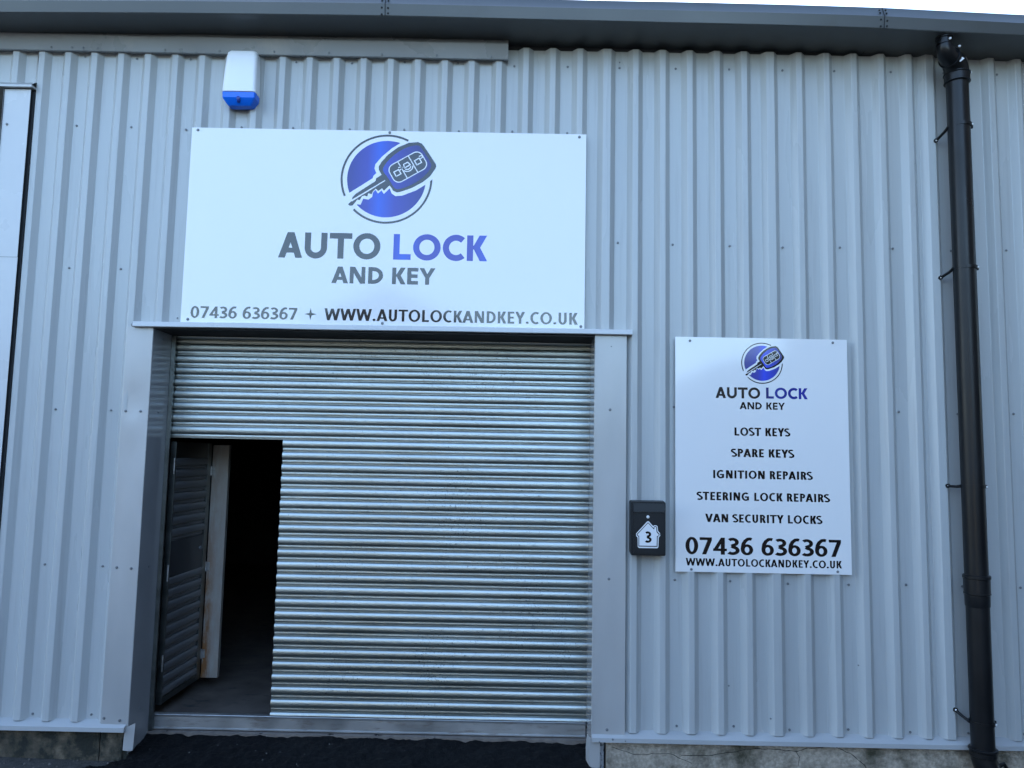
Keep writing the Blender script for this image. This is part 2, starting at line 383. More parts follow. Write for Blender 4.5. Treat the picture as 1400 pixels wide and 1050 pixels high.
# screws: one mesh, copied
mb = MB(); mb.tube([(0, 0.001, 0), (0, -0.002, 0), (0, -0.0025, 0)], [0.0085, 0.0085, 0.006], 14); mb.tube([(0, -0.002, 0), (0, -0.0075, 0), (0, -0.008, 0)], [0.0052, 0.0050, 0.0035], 6)
screw0 = mb.build('screw', M['screw']); screw0.name = 'screw'
_first = [True]
def screw(x, y, z, parent, s=1.0, dark=False, name='screw'):
    o = screw0 if _first[0] else screw0.copy()
    if not _first[0]: COL.objects.link(o)
    _first[0] = False
    o.name = name
    o.parent = parent; o.matrix_parent_inverse = world_of(parent).inverted()
    o.location = (x, y, z); o.scale = (s, s, s); o.rotation_euler = (0, random.uniform(0, 1), 0)
    if dark:
        o.material_slots[0].link = 'OBJECT'; o.material_slots[0].material = M['dark'] if name == 'rivet' else M['screwdark']
    return o
def sheet_at(x):
    for a, b2, o in sheets:
        if a <= x < b2: return o
    return sheets[0][2]
_sx = [2.648 + 0.3374 * k for k in range(-10, 12)]
for x in _sx:
    for z, lo, hi in ((4.165, -0.75, 6.0), (3.715, -0.8, 2.40), (3.032, 2.63, 6.0), (2.816, -0.8, -0.30), (2.03, 2.70, 6.0), (1.947, -0.8, -0.32), (1.012, 2.72, 6.0), (1.03, -0.8, -0.32), (0.187, -0.8, -0.32), (0.187, 2.72, 6.0)):
        if lo <= x <= hi:
            if 4.5 < x < 4.64 and False: continue
            jx, jz = random.uniform(-.012, .012), random.uniform(-.007, .007)
            if 0.0 < x < 2.4 and abs(z - 3.715) < .01: jz = 0.016 + random.uniform(-.003, .003)
            screw(x + jx, PAN - 0.004, z + jz, sheet_at(x), dark=(z > 2.5), s=.85)  # upper rows get the darker head colour, painting in their shade
for x, z in ((0.205 - .24, 2.52), (2.644, 4.195), (4.055, 0.55), (3.30, 0.42), (3.53, 0.25)):
    screw(x, PAN - 0.004 if x != 3.53 else 0.0, z, sheet_at(x), s=0.6, dark=True)

# wall core behind the sheets, with the shutter opening
mb = MB()
for bx in ((-9, -3.8, 0.06, 0.31, -0.3, 4.3), (-3.8, -1.02, 0.06, 0.31, 3.96, 4.3), (-1.02, OPL - .03, 0.06, 0.31, -0.3, 4.3),
           (OPL - .03, OPR + .03, 0.06, 0.31, OPT + .04, 4.3), (OPR + .03, 9.3, 0.06, 0.31, -0.3, 4.3)):
    mb.box(*bx)
mb.build('wall', M['eavedark'], unit)
# interior room
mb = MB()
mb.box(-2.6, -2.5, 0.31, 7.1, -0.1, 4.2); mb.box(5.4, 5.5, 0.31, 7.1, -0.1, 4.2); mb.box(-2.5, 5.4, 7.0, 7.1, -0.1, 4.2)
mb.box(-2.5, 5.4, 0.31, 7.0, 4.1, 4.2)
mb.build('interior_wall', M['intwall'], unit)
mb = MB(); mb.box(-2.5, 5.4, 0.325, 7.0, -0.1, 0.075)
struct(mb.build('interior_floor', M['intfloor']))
# gable roof behind the gutter
mb = MB()
mb.face([(-9, -0.12, 4.40), (9.3, -0.12, 4.40), (9.3, 8, 5.75), (-9, 8, 5.75)]); mb.face([(-9, 16, 4.40), (9.3, 16, 4.40), (9.3, 8, 5.76), (-9, 8, 5.76)])
mb.face([(-9, 16, -.3), (9.3, 16, -.3), (9.3, 16, 4.4), (-9, 16, 4.4)])
for x in (-9, 9.3): mb.face([(x, .31, -.3), (x, 16, -.3), (x, 16, 4.4), (x, 8, 5.75), (x, .31, 4.4)])
mb.build('roof', M['roof'], unit)
# dark eaves board above the sheets and soffit
mb = MB(); mb.box(-9, 9.3, 0.045, 0.058, 4.2, 4.45)
mb.build('eaves_board', M['eavedark'], unit)

# plinth
mb = MB(); mb.box(-0.99, -0.335, 0.03, 0.06, -0.3, 0.118); mb.box(-0.327, -0.20, 0.026, 0.06, -0.3, 0.118); mb.box(-0.2, -0.165, 0.035, 0.06, -.3, .118)
mb.build('plinth', M['mossblock'], unit)
mb = MB(); mb.box(2.588, 9.3, 0.022, 0.06, -0.3, 0.118)
def ribbon_pts(path, w):
    if not isinstance(w, list): path = [p for i, p in enumerate(path) if i == 0 or math.hypot(p[0] - path[i - 1][0], p[1] - path[i - 1][1]) > 1e-5]
    L, Rr = [], []
    for i, p in enumerate(path):
        a = path[max(0, i - 1)]; b2 = path[min(len(path) - 1, i + 1)]
        dx, dz = b2[0] - a[0], b2[1] - a[1]; l = math.hypot(dx, dz) or 1
        nx, nz = -dz / l, dx / l
        # mitre
        if 0 < i < len(path) - 1:
            d1 = (p[0] - a[0], p[1] - a[1]); d2 = (b2[0] - p[0], b2[1] - p[1])
            l1, l2 = math.hypot(*d1) or 1, math.hypot(*d2) or 1
            n1 = (-d1[1] / l1, d1[0] / l1); n2 = (-d2[1] / l2, d2[0] / l2)
            s = (n1[0] + n2[0], n1[1] + n2[1]); sl2 = math.hypot(*s) or 1
            nx, nz = s[0] / sl2, s[1] / sl2
            k = 1.0 / max(0.5, nx * n1[0] + nz * n1[1])
        else: k = 1.0
        ww = (w[i] if isinstance(w, list) else w) * 0.5 * k
        L.append((p[0] + nx * ww, p[1] + nz * ww)); Rr.append((p[0] - nx * ww, p[1] - nz * ww))
    return L, Rr
def crack(mb, path, wd, y, mi):
    fine = []
    for (a, b2) in zip(path[:-1], path[1:]):
        for i in range(8):
            t = i / 8; x, z = a[0] + (b2[0] - a[0]) * t, a[1] + (b2[1] - a[1]) * t
            fine.append((x, z + 0.007 * noise.noise((x * 25, z * 25, 1.0))))
    L, Rr = ribbon_pts(fine, [wd * (0.5 + abs(noise.noise((i * .7, 2.0, 0)))) for i in range(len(fine))])
    for i in range(len(L) - 1): mb.face([(L[i][0], y, L[i][1]), (L[i + 1][0], y, L[i + 1][1]), (Rr[i + 1][0], y, Rr[i + 1][1]), (Rr[i][0], y, Rr[i][1])], mi)
crack(mb, [(3.02, 0.03), (3.2, 0.035), (3.42, 0.075), (3.55, 0.075), (3.69, 0.066), (3.75, 0.085), (3.9, 0.095), (3.99, 0.06), (4.07, 0.0), (4.1, -.05)], 0.005, 0.0195, 1)
crack(mb, [(3.68, 0.066), (3.7, 0.03), (3.69, -0.02)], 0.004, 0.0195, 1)
crack(mb, [(2.62, 0.07), (2.75, 0.03), (2.95, 0.04), (3.1, -.02)], 0.004, 0.0195, 1)
mb.build('plinth', [M['concrete'], M['crack']], unit)
mb = MB(); mb.box(2.51, 2.575, 0.018, 0.06, -0.3, 0.118)
mb.build('corner_block', M['speck'], unit)
# concrete sill strip under the shutter
mb = MB(); mb.box(OPL, OPR, 0.235, 0.325, -0.12, 0.0235)
mb.build('sill', M['sill'], unit)

# base trim (drip flashing) left and right of the door
def base_trim(x0, x1):
    mb = MB()
    pr = [(0.04, 0.165), (-0.012, 0.142), (-0.030, 0.134), (-0.031, 0.110), (-0.024, 0.107), (0.02, 0.112)]
    xs = [x0 + (x1 - x0) * i / 12 for i in range(13)]
    mb.grid([[(x, y + 0.0012 * noise.noise((x * 2, y * 9, 0)), z + 0.0015 * noise.noise((x * 1.5, 1, 0))) for x in xs] for y, z in pr])
    mb.face([(x0, y, z) for y, z in pr]); mb.face([(x1, y, z) for y, z in pr])
    return mb.build('base_trim', M['trim'], unit, smooth=20)
base_trim(-0.985, -0.170); bt = base_trim(2.503, 9.3)
screw(2.62, -0.031, 0.128, bt, .7); screw(2.692, -0.031, 0.12, bt, .5, True); screw(2.545, -0.031, 0.113, bt, .5, True)

# jamb flashings of the shutter opening
def jamb(xo, xi, mirror):
    """xo outer edge of the face, xi inner corner"""
    s = -1 if not mirror else 1
    mb = MB(); n = 26; rows = []
    def wob(z, u): return 0.0025 * noise.noise((z * 2.3 + u, u * 3.0, 2.0)) + (0.011 * math.exp(-((z - 1.93) / 0.13) ** 2) * math.sin((z - 1.93) * 16) * math.exp(-((u - .45) / .3) ** 2) if not mirror else 0)
    zs = [0.128 + (OPT + 0.002 - 0.128) * i / n for i in range(n + 1)]
    us = [0, .15, .3, .45, .6, .75, .9, 0.985]
    mb.grid([[(xo + (xi - xo) * u, -0.004 + wob(z, u), z) for u in us] + [(xi, 0.0, z)] for z in zs])
    # outer return to the pan
    mb.grid([[(xo, -0.004 + wob(z, 0), z) for z in zs], [(xo, 0.034, z) for z in zs]])
    return mb.build('jamb_flashing', M['flash'], unit, smooth=25)
jl = jamb(-0.318, OPL, False); jr = jamb(2.692, OPR, True)
screw(-0.205, -0.004, 1.947, jl); screw(-0.295, -0.002, 1.947, jl); screw(-0.20, -0.004, 1.026, jl); screw(-0.285, -0.003, 1.03, jl); screw(-0.21, -0.004, 0.168, jl); screw(-0.3, -.003, .178, jl)
screw(2.595, -0.004, 2.01, jr); screw(2.595, -0.004, 1.02, jr); screw(2.59, -0.004, 0.172, jr); screw(2.60, -0.004, 2.39, jr, .5)
# reveals, glossy, running back to the shutter
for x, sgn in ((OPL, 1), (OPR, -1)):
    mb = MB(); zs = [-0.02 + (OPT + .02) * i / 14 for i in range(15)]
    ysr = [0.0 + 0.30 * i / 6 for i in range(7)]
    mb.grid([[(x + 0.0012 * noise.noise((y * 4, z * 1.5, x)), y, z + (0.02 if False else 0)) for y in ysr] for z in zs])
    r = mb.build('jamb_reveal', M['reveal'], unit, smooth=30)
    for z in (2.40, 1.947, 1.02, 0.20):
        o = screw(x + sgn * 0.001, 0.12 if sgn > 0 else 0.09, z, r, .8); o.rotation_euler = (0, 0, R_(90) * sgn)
# bent tabs at the foot of each jamb
mb = MB(); mb.grid([[(-0.176, -0.006, 0.128), (-0.15, -0.007, 0.140), (-0.116, -0.008, 0.156)], [(-0.178, -0.008, 0.07), (-0.15, -0.010, 0.07), (-0.118, -0.010, 0.075)], [(-0.178, -0.012, 0.006), (-0.15, -0.013, 0.003), (-0.120, -0.012, 0.006)]])
mb.build('jamb_tab', M['flash'], unit, smooth=12)
mb = MB(); mb.grid([[(2.478, 0.02, 0.14), (2.49, -0.004, 0.13), (2.55, -0.012, 0.112)], [(2.472, 0.025, 0.06), (2.486, -0.006, 0.05), (2.55, -0.010, 0.05)], [(2.474, 0.03, -0.01), (2.49, -0.004, -0.03), (2.55, -0.010, -0.06)]])
mb.build('jamb_tab', M['flash'], unit, smooth=12)

# lintel flashing over the shutter
mb = MB()
pr = [(0.036, 2.4875), (-0.020, 2.4865), (-0.034, 2.483), (-0.036, 2.456), (-0.030, 2.453), (-0.012, 2.4525)]
xs = [-0.272 + (2.722 + 0.272) * i / 20 for i in range(21)]
mb.grid([[(x, y + 0.0015 * noise.noise((x * 2.5, y, 0)), z + (0.0025 * noise.noise((x * 1.6, 1, 0))) + 0.006 * (x + .272) / 3) for x in xs] for y, z in pr])
for x in (xs[0], xs[-1]): mb.face([(x, y, z + 0.006 * (x + .272) / 3) for y, z in pr] + [(x, .034, 2.4535)])
li = mb.build('lintel_flashing', M['trimwhite'], unit, smooth=20)
screw(-0.286, -0.004, 2.468, li, 1.2)
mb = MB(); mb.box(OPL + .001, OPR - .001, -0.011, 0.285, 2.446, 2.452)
mb.build('lintel_soffit', mat('shaded_soffit', (0.022, 0.02, 0.02), 0.8, var=0.3), unit)  # underside coloured near black to stand in for shade under the lintel

# eaves flashing (short length, left part only)
mb = MB()
pr = [(0.03, 4.345), (-0.016, 4.312), (-0.040, 4.276), (-0.0405, 4.271), (-0.018, 4.184), (-0.012, 4.180), (0.032, 4.192)]
xs = [-1.9 + (1.945 + 1.9) * i / 40 for i in range(41)]
def efl(x): return (4.178 - 4.187) * (x + 1.2) / 3.1 * 1.2 + 0.004
mb.grid([[(x, y + 0.006 * noise.noise((x * 3.1, z * 5, 4)) * (1 if z > 4.2 else .3), z + efl(x) + 0.002 * noise.noise((x * 2, 0, 7))) for x in xs] for y, z in pr])
mb.face([(xs[-1], y, z + efl(xs[-1])) for y, z in pr] + [(xs[-1], .033, 4.34 + efl(xs[-1]))])
ef = mb.build('eaves_flashing', M['flashgrey'], unit, smooth=15)
for x in (-0.90, -0.77, -0.70, -0.61, -0.19, 0.15, 0.49, 0.83, 1.16, 1.50, 1.84): screw(x, -0.022, 4.196 + efl(x) + random.uniform(0, .004), ef, .9)
screw(1.67, -0.020, 4.302, ef, .8, True)

# box gutter along the eaves
GP = [(-9, 4.262), (-3.2, 4.270), (-1.07, 4.283), (0.0, 4.297), (1.207, 4.303), (2.4, 4.294), (3.48, 4.288), (4.14, 4.278), (4.99, 4.248), (6.5, 4.215), (9.3, 4.18)]
def gz(x):
    for (a, za), (b2, zb) in zip(GP[:-1], GP[1:]):
        if a <= x <= b2: return za + (zb - za) * (x - a) / (b2 - a)
    return GP[-1][1]
def gutter_len(x0, x1):
    mb = MB()
    pr = [(0.04, 0.0), (-0.232, 0.0), (-0.252, 0.001), (-0.2565, 0.006), (-0.268, 0.072), (-0.262, 0.078), (-0.238, 0.142), (-0.226, 0.150), (-0.220, 0.146), (-0.232, 0.11), (-0.232, 0.02), (0.03, 0.02), (0.036, 0.16)]
    n = max(2, int((x1 - x0) / 0.15)); xs = [x0 + (x1 - x0) * i / n for i in range(n + 1)]
    mb.grid([[(x, y, gz(x) + z + 0.0012 * noise.noise((x * 2.2, z * 9, 2))) for x in xs] for y, z in pr])
    return mb.build('gutter', M['gutter'], unit, smooth=25)
J1, J2 = 1.215, 4.165
glen = [gutter_len(-9, -3.0), gutter_len(-2.998, J1 - .001), gutter_len(J1 + .001, J2 - .001), gutter_len(J2 + .001, 9.3)]
for j, g in ((J1, glen[1]), (J2, glen[2])):
    mb = MB(); z = gz(j)
    mb.face([(j - .003, -0.259, z + .004), (j + .003, -0.259, z + .004), (j + .003, -0.2695, z + .072), (j - .003, -0.2695, z + .072)])
    mb.face([(j - .003, -0.2695, z + .072), (j + .003, -0.2695, z + .072), (j + .003, -0.240, z + .142), (j - .003, -0.240, z + .142)])
    mb.build('gutter_joint', M['dark'], g)
    for dx in (-.02, .017):
        for dz, yy in ((.014, -.2585), (.05, -.2645), (.096, -.2565), (.124, -.246)):
            screw(j + dx, yy, z + dz + random.uniform(-.004, .004), g, .7, True, 'rivet')

# neighbouring doorway at the left edge: pale jamb flashing, head trim, dark gap, reveal
mb = MB()
nx = (-1.166, -1.13, -1.09, -1.05, -1.03, -1.004)
for za, zb_, yo in ((2.867, 3.925, -0.0225), (-.1, 2.866, -0.0200)):
    zs = [za + (zb_ - za) * i / 16 for i in range(17)]
    mb.grid([[(x, yo + 0.002 * noise.noise((z * 1.7, x * 5, 8)), z) for x in nx] for z in zs])
nj = mb.build('jamb_flashing', [M['trimwhite'], M['flashgrey']], unit, smooth=30)
for z in (3.70, 3.0, 2.75, 1.9): screw(-1.135, -0.0235, z, nj, .9)
mb = MB(); mb.box(-1.164, -1.0045, -0.014, 0.06, -.1, 3.93); mb.box(-1.0045, -0.990, -0.002, 0.06, -.1, 3.93)
mb.build('jamb_gap_shade', M['dark'], unit)  # black strip stands in for the shaded gap beside the flashing
mb = MB(); mb.box(-3.9, -0.985, -0.048, 0.036, 3.931, 3.945); mb.grid([[(-3.9, -.048, 3.9455), (-.985, -.048, 3.9455)], [(-3.9, -.01, 3.975), (-.985, -.01, 3.975)], [(-3.9, .036, 3.99), (-.985, .036, 3.99)]])
mb.build('head_trim', M['flash'], unit)
mb = MB(); mb.face([(-1.168, -.03, -.1), (-1.168, .4, -.1), (-1.168, .4, 3.94), (-1.168, -.03, 3.94)]); mb.face([(-3.85, -.03, -.1), (-3.85, .4, -.1), (-3.85, .4, 3.94), (-3.85, -.03, 3.94)])
mb.face([(-3.85, -.03, 3.93), (-1.168, -.03, 3.93), (-1.168, .4, 3.93), (-3.85, .4, 3.93)])
mb.build('jamb_reveal', M['reveal'], unit)
mb = MB(); mb.face([(-3.85, .38, -.1), (-1.168, .38, -.1), (-1.168, .38, 3.93), (-3.85, .38, 3.93)])
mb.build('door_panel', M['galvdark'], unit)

# ------------------------------------------------------------------ roller shutter with its wicket door
sh = thing('roller_shutter', 'galvanised roller shutter of horizontal curved laths under the wide sign, wicket door open', 'roller shutter', (1.17, REC, 0.03))
PITCH_L = 0.0754
def lath_profile(z0, z1, zref):
    """(z, bulge towards the viewer) from top down, one 75 mm curved lath after another"""
    out = []
    t = zref
    while t > z1 + 1e-6: t -= PITCH_L
    base = []
    for i in range(11):
        a = math.pi * i / 10
        base.append((0.012 + 0.665 * (1 - math.cos(a)) / 2, 0.0022 + 0.0125 * math.sin(a) ** 0.85))
    base.append((0.684, -0.004)); base.append((0.700, -0.004))
    for i in range(6):
        a = math.pi * i / 5
        base.append((0.712 + 0.225 * i / 5, 0.0018 - 0.0004 * i / 5 + 0.0010 * math.sin(a)))
    base.append((0.950, -0.005)); base.append((0.998, -0.005))
    z = zref
    while z > z0 - PITCH_L:
        for u, h in base:
            zz = z - u * PITCH_L
            if z0 <= zz <= z1: out.append((zz, h))
        z -= PITCH_L
    return out
def curtain(mb, x0, x1, z0, z1, zref):
    pr = lath_profile(z0, z1, zref)
    n = max(2, int((x1 - x0) / 0.1)); xs = [x0 + (x1 - x0) * i / n for i in range(n + 1)]
    def k(z): return math.floor((zref - z) / PITCH_L + 1e-6)
    mb.grid([[(x, REC - h + 0.0022 * noise.noise((x * 1.1, k(z) * 3.7, 0)) , z + 0.0012 * noise.noise((x * 1.7, k(z) * 5.1, 2))) for x in xs] for z, h in pr])
WX0, WX1, WZ0, WZ1 = -0.128, 0.570, 0.117, 1.800
ZREF = 1.800 + 9 * PITCH_L
mb = MB(); curtain(mb, -0.150, 2.4995, WZ1 - 0.0005, 2.452, ZREF)
cu = mb.build('curtain', M['galv'], sh, smooth=50)
mb = MB(); curtain(mb, WX1, 2.4995, WZ0, WZ1, ZREF)
zz = lath_profile(WZ0, WZ1, ZREF)                         # returned edge along the wicket opening
mb.grid([[(WX1, REC - h, z) for z, h in zz], [(WX1 - .001, REC + 0.03, z) for z, h in zz]])
mb.build('curtain', M['galv'], sh, smooth=50)
# bottom rail and threshold
mb = MB()
pr = [(0.325, 0.112), (REC - .010, 0.1165), (REC - .013, 0.113), (REC - .010, 0.107), (REC - .006, 0.100), (REC - .006, 0.040), (REC - .014, 0.036), (REC - .014, 0.030), (REC - .002, 0.027)]
xs = [-0.150 + (2.494 + .150) * i / 24 for i in range(25)]
mb.grid([[(x, y + .001 * noise.noise((x * 2, z * 7, 0)), z + 0.0012 * noise.noise((x * 1.4, 3, 0))) for x in xs] for y, z in pr])
M['rail'] = mat('worn_rail_steel', (0.42, 0.42, 0.41), 0.42, metal=0.75, var=0.18, vscale=5, rvar=0.1, bump=0.3, bscale=40, bdist=.001, col2=(0.16, 0.12, 0.09), c2lo=0.52, c2hi=0.8, c2scale=7, c2stretch=(1, 1, 5))
mb.build('bottom_rail', M['rail'], sh, smooth=25)
# guide channels
for x0, x1 in ((-0.158 + .002, -0.132),):
    mb = MB(); mb.box(x0, x1, 0.245, 0.262, 0.03, OPT - .01); mb.box(x0, x0 + .004 if x0 < 0 else x1, 0.262, 0.30, 0.03, OPT - .01)
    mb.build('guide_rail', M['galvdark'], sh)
# head box shadowed behind the lintel
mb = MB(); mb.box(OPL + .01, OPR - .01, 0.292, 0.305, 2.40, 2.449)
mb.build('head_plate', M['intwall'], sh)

# wicket door, swung inwards about its left edge
DX0, DY0, DX1, DY1 = -0.142, 0.335, -0.134, 0.905
def dp(s, h, z):                 # s along the door from hinge, h bulge to the seen face (+x)
    t = s / 0.57
    return (DX0 + (DX1 - DX0) * t + h, DY0 + (DY1 - DY0) * t, z)
wd_ = MB()
def dlath(z0, z1):
    pr = lath_profile(z0, z1, z1)
    ss = [0.012 + 0.498 * i / 6 for i in range(7)]
    wd_.grid([[dp(s, h * 1.1, z) for s in ss] for z, h in pr])
    e = [dp(0.511, h * 1.1, z) for z, h in pr]; wd_.grid([e, [(p[0] - h * 1.1 - .003, p[1], p[2]) for p, (z, h) in zip(e, pr)]])
dlath(1.143, 1.672); dlath(0.19, 0.918)
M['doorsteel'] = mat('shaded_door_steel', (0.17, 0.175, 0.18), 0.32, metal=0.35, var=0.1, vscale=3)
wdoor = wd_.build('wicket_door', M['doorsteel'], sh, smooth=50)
mb = MB()
def slab(mb, s0, s1, z0, z1, h0, h1):
    P = [dp(s0, h0, z0), dp(s1, h0, z0), dp(s1, h1, z0), dp(s0, h1, z0)]; Q = [(p[0], p[1], z1) for p in P]
    mb.face(P[::-1]); mb.face(Q)
    for i in range(4): mb.face([P[i], P[(i + 1) % 4], Q[(i + 1) % 4], Q[i]])
slab(mb, 0.0, 0.012, .15, 1.775, -.02, .016); slab(mb, 0.512, 0.57, .15, 1.775, -.02, .014)
slab(mb, 0.012, 0.512, .15, .19, -.02, .012); slab(mb, 0.012, 0.512, 1.672, 1.775, -.02, .010)
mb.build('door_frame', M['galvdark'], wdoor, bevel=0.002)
mb = MB(); slab(mb, 0.012, 0.512, .918, 1.143, -.015, .008)
mb.build('lock_panel', mat('lock_panel_steel', (0.09, 0.095, 0.10), 0.35, metal=.6, var=.1), wdoor)
mb = MB(); c = dp(0.465, .008, 1.055); mb.tube([c, (c[0] + .012, c[1], c[2]), (c[0] + .016, c[1], c[2])], [.012, .012, .006], 14)
mb.build('lock', M['screwdark'], wdoor, smooth=40)
for s, zs, nm in ((-0.006, (1.62, 0.95, 0.40), 'hinge'),):
    for z in zs:
        mb = MB(); c = dp(s, .012, z); mb.tube([(c[0], c[1], z - .05), (c[0], c[1], z + .05)], .006, 10)
        mb.build('hinge', M['rail'], wdoor, smooth=40)
# folding leaf hinged to the door's far edge, seen face on
mb = MB()
mb.box(-0.120, -0.006, 0.925, 0.948, 0.152, 1.762)
mb.box(-0.0065, -0.004, 0.922, 0.962, 0.152, 1.762)
fl = mb.build('folding_leaf', M['stripsteel'], sh, bevel=0.002)
for z in (1.578, 0.912, 0.315):
    mb = MB(); mb.tube([(-0.122, 0.915, z - .032), (-0.122, 0.915, z + .032)], .008, 10); mb.box(-0.118, -0.098, .920, .9245, z - .028, z + .028)
    mb.build('hinge', M['rail'], fl, smooth=30)

# ------------------------------------------------------------------ lettering: stroke-built glyphs (cap height 1)
def arc(cx, cy, rx, ry, a0, a1, n=20):
    return [(cx + rx * math.cos(R_(a0 + (a1 - a0) * i / n)), cy + ry * math.sin(R_(a0 + (a1 - a0) * i / n))) for i in range(n + 1)]
def stroke(path, w):
    L, Rr = ribbon_pts(path, w)
    return [[L[i], L[i + 1], Rr[i + 1], Rr[i]] for i in range(len(L) - 1)]
def ring(cx, cy, rx, ry, w, n=40):
    o = arc(cx, cy, rx, ry, 0, 360, n); i2 = arc(cx, cy, rx - w, ry - w * .92, 0, 360, n)
    return [[o[i], o[i + 1], i2[i + 1], i2[i]] for i in range(n)]
def glyph(ch, w, wide):
    """returns (advance, list of stroke groups); each group is a list of polygons lying in one layer"""
    q = w * .94
    def rect(x0, z0, x1, z1): return [[(x0, z0), (x1, z0), (x1, z1), (x0, z1)]]
    def para(xb0, xb1, zb, xt0, xt1, zt): return [[(xb0, zb), (xb1, zb), (xt1, zt), (xt0, zt)]]
    if ch == ' ': return 0.30, []
    if ch == '.': return 0.20 + w * .6, [[arc(0.10 + w * .3, w * .58, w * .62, w * .62, 0, 360, 14)[:-1]]]
    if ch == 'I': return w + .16, [rect(.08, 0, .08 + w, 1)]
    if ch == 'L': W = .50 if not wide else .72; return W + .06, [rect(.08, 0, .08 + w, 1), rect(.08 + w, 0, W + .02, q)]
    if ch == 'T': W = .62 if not wide else .88; return W, [rect(.01, 1 - q, W - .01, 1), rect(W / 2 - w / 2, 0, W / 2 + w / 2, 1 - q)]
    if ch == 'E': W = .50 if not wide else .70; return W + .06, [rect(.08, 0, .08 + w, 1), rect(.08 + w, 0, W, q), rect(.08 + w, 1 - q, W, 1), rect(.08 + w, .5 - q * .47, W - .04, .5 + q * .5)]
    if ch == 'N': W = .74 if not wide else 1.0; d = w * 1.22; return W + .02, [rect(.08, 0, .08 + w * .94, 1), rect(W - .06 - w * .94, 0, W - .06, 1), para(W - .06 - d, W - .06, 0, .08, .08 + d, 1)]
    if ch in 'AV':
        W = .70 if not wide else .92; d = w * 1.10; a = w * 1.12; c = W / 2
        if ch == 'A': return W, [para(0, d, 0, c - a / 2, c + a / 2, 1), para(W - d, W, 0, c - a / 2, c + a / 2, 1), rect(W * .2, .2, W * .8, .2 + q * .86)]
        return W, [para(c - a / 2, c + a / 2, 0, 0, d, 1), para(c - a / 2, c + a / 2, 0, W - d, W, 1)]
    if ch == 'W':
        W = 1.0; d = w * 1.02; a = w * 1.05; c1, c2, m2 = .27, .73, .5
        return W + .01, [para(c1 - a / 2, c1 + a / 2, 0, 0, d, 1), para(c1 - a / 2, c1 + a / 2, 0, m2 - a / 2, m2 + a / 2, .98), para(c2 - a / 2, c2 + a / 2, 0, m2 - a / 2, m2 + a / 2, .98), para(c2 - a / 2, c2 + a / 2, 0, W - d, W, 1)]
    if ch == 'Y': W = .62 if not wide else .90; d = w * 1.15; c = W / 2; return W, [para(c - w / 2, c + w / 2, .40, 0, d, 1), para(c - w / 2, c + w / 2, .40, W - d, W, 1), rect(c - w / 2, 0, c + w / 2, .42)]
    if ch == 'K':
        W = .62 if not wide else .84; d = w * 1.2
        return W + .01, [rect(.08, 0, .08 + w, 1), para(.08 + w * .75, .08 + w * .75 + d, .45, W - d - .01, W - .01, 1), para(W - d + .01, W + .01, 0, .08 + w * .8, .08 + w * .8 + d * .95, .60)]
    if ch == 'O': a = .37 if not wide else .52; return 2 * a + .08, [ring(.04 + a, .5, a, .515, w)]
    if ch == 'C':
        a = .36 if not wide else .50; p = arc(.04 + a, .5, a - w / 2, .515 - w / 2, 48 if wide else 58, 312 if wide else 302, 30)
        return a * 1.68 + .03, [stroke(p, w)]
    if ch == 'G':
        a = .38; p = arc(.04 + a, .5, a - w / 2, .515 - w / 2, 52, 318, 30); x1 = .04 + a * 1.78
        return x1 + .09, [stroke(p, w), rect(x1 - w, .06, x1, .54), rect(x1 - w * 2.0, .54 - q * .9, x1 - w, .54)]
    if ch == 'D':
        W = .68 if not wide else .92; r = .5 - w / 2; xc = .08 + w + .04
        p = [(.08 + w, 1 - w / 2), (xc, 1 - w / 2)] + arc(xc, .5, W - xc - w / 2 - .02, r, 84, -84, 24) + [(xc, w / 2), (.08 + w, w / 2)]
        return W + .03, [rect(.08, 0, .08 + w, 1), stroke(p, w)]
    if ch in 'PR':
        W = .56; z0 = .40; r = (1 - z0) / 2; p = [(.08 + w, 1 - w / 2), (.26, 1 - w / 2)] + arc(.285, 1 - r, W - .285 - w / 2 - .01, r - w / 2, 86, -86, 20) + [(.26, z0 + w / 2), (.08 + w, z0 + w / 2)]
        g = [rect(.08, 0, .08 + w, 1), stroke(p, w)]
        if ch == 'R': W = .60; d = w * 1.15; g.append(para(W - d + .01, W + .01, 0, .26, .26 + d, .46)); return W + .02, g
        return W + .01, g
    if ch == 'U':
        W = .68 if not wide else 1.02; r = W / 2 - .08 - w / 2; hb = .36 if not wide else .42; p = [(.08 + w / 2, 1), (.08 + w / 2, hb)] + arc(W / 2, hb, r, hb + .015 - w / 2, 180, 360, 22) + [(W - .08 - w / 2, hb), (W - .08 - w / 2, 1)]
        return W, [stroke(p, w)]
    if ch == 'S':
        p = arc(.255, .745, .19, .27 - w / 2, 40, 232, 16)[:-2] + [(.22, .575), (.30, .47)] + arc(.255, .262, .205, .275 - w / 2, 52, -142, 18)[1:]
        return .52, [stroke(p, w * .95)]
    if ch == '0': a = .275; return 2 * a + .06, [ring(.03 + a, .5, a, .512, w)]
    if ch == '7': W = .56; return W + .04, [rect(.03, 1 - q, W, 1), para(.13, .13 + w * 1.05, 0, W - w * 1.08, W, 1 - q)]
    if ch == '4': W = .60; return W + .01, [rect(.34, 0, .34 + w, 1), rect(.01, .21, W, .21 + q * .9), para(.01, .01 + w * 1.05, .28, .34 + w * .05, .34 + w * .95, 1), rect(.01, .21, .06, .32)]
    if ch == '3':
        p = arc(.235, .745, .205 - w * .1, .265 - w / 2, 140, -78, 18) + [(.19, .515)]
        p2 = [(.19, .515)] + arc(.235, .265, .235 - w * .1, .275 - w / 2, 78, -140, 20)
        return .56, [stroke(p, w * .95), stroke(p2, w * .98)]
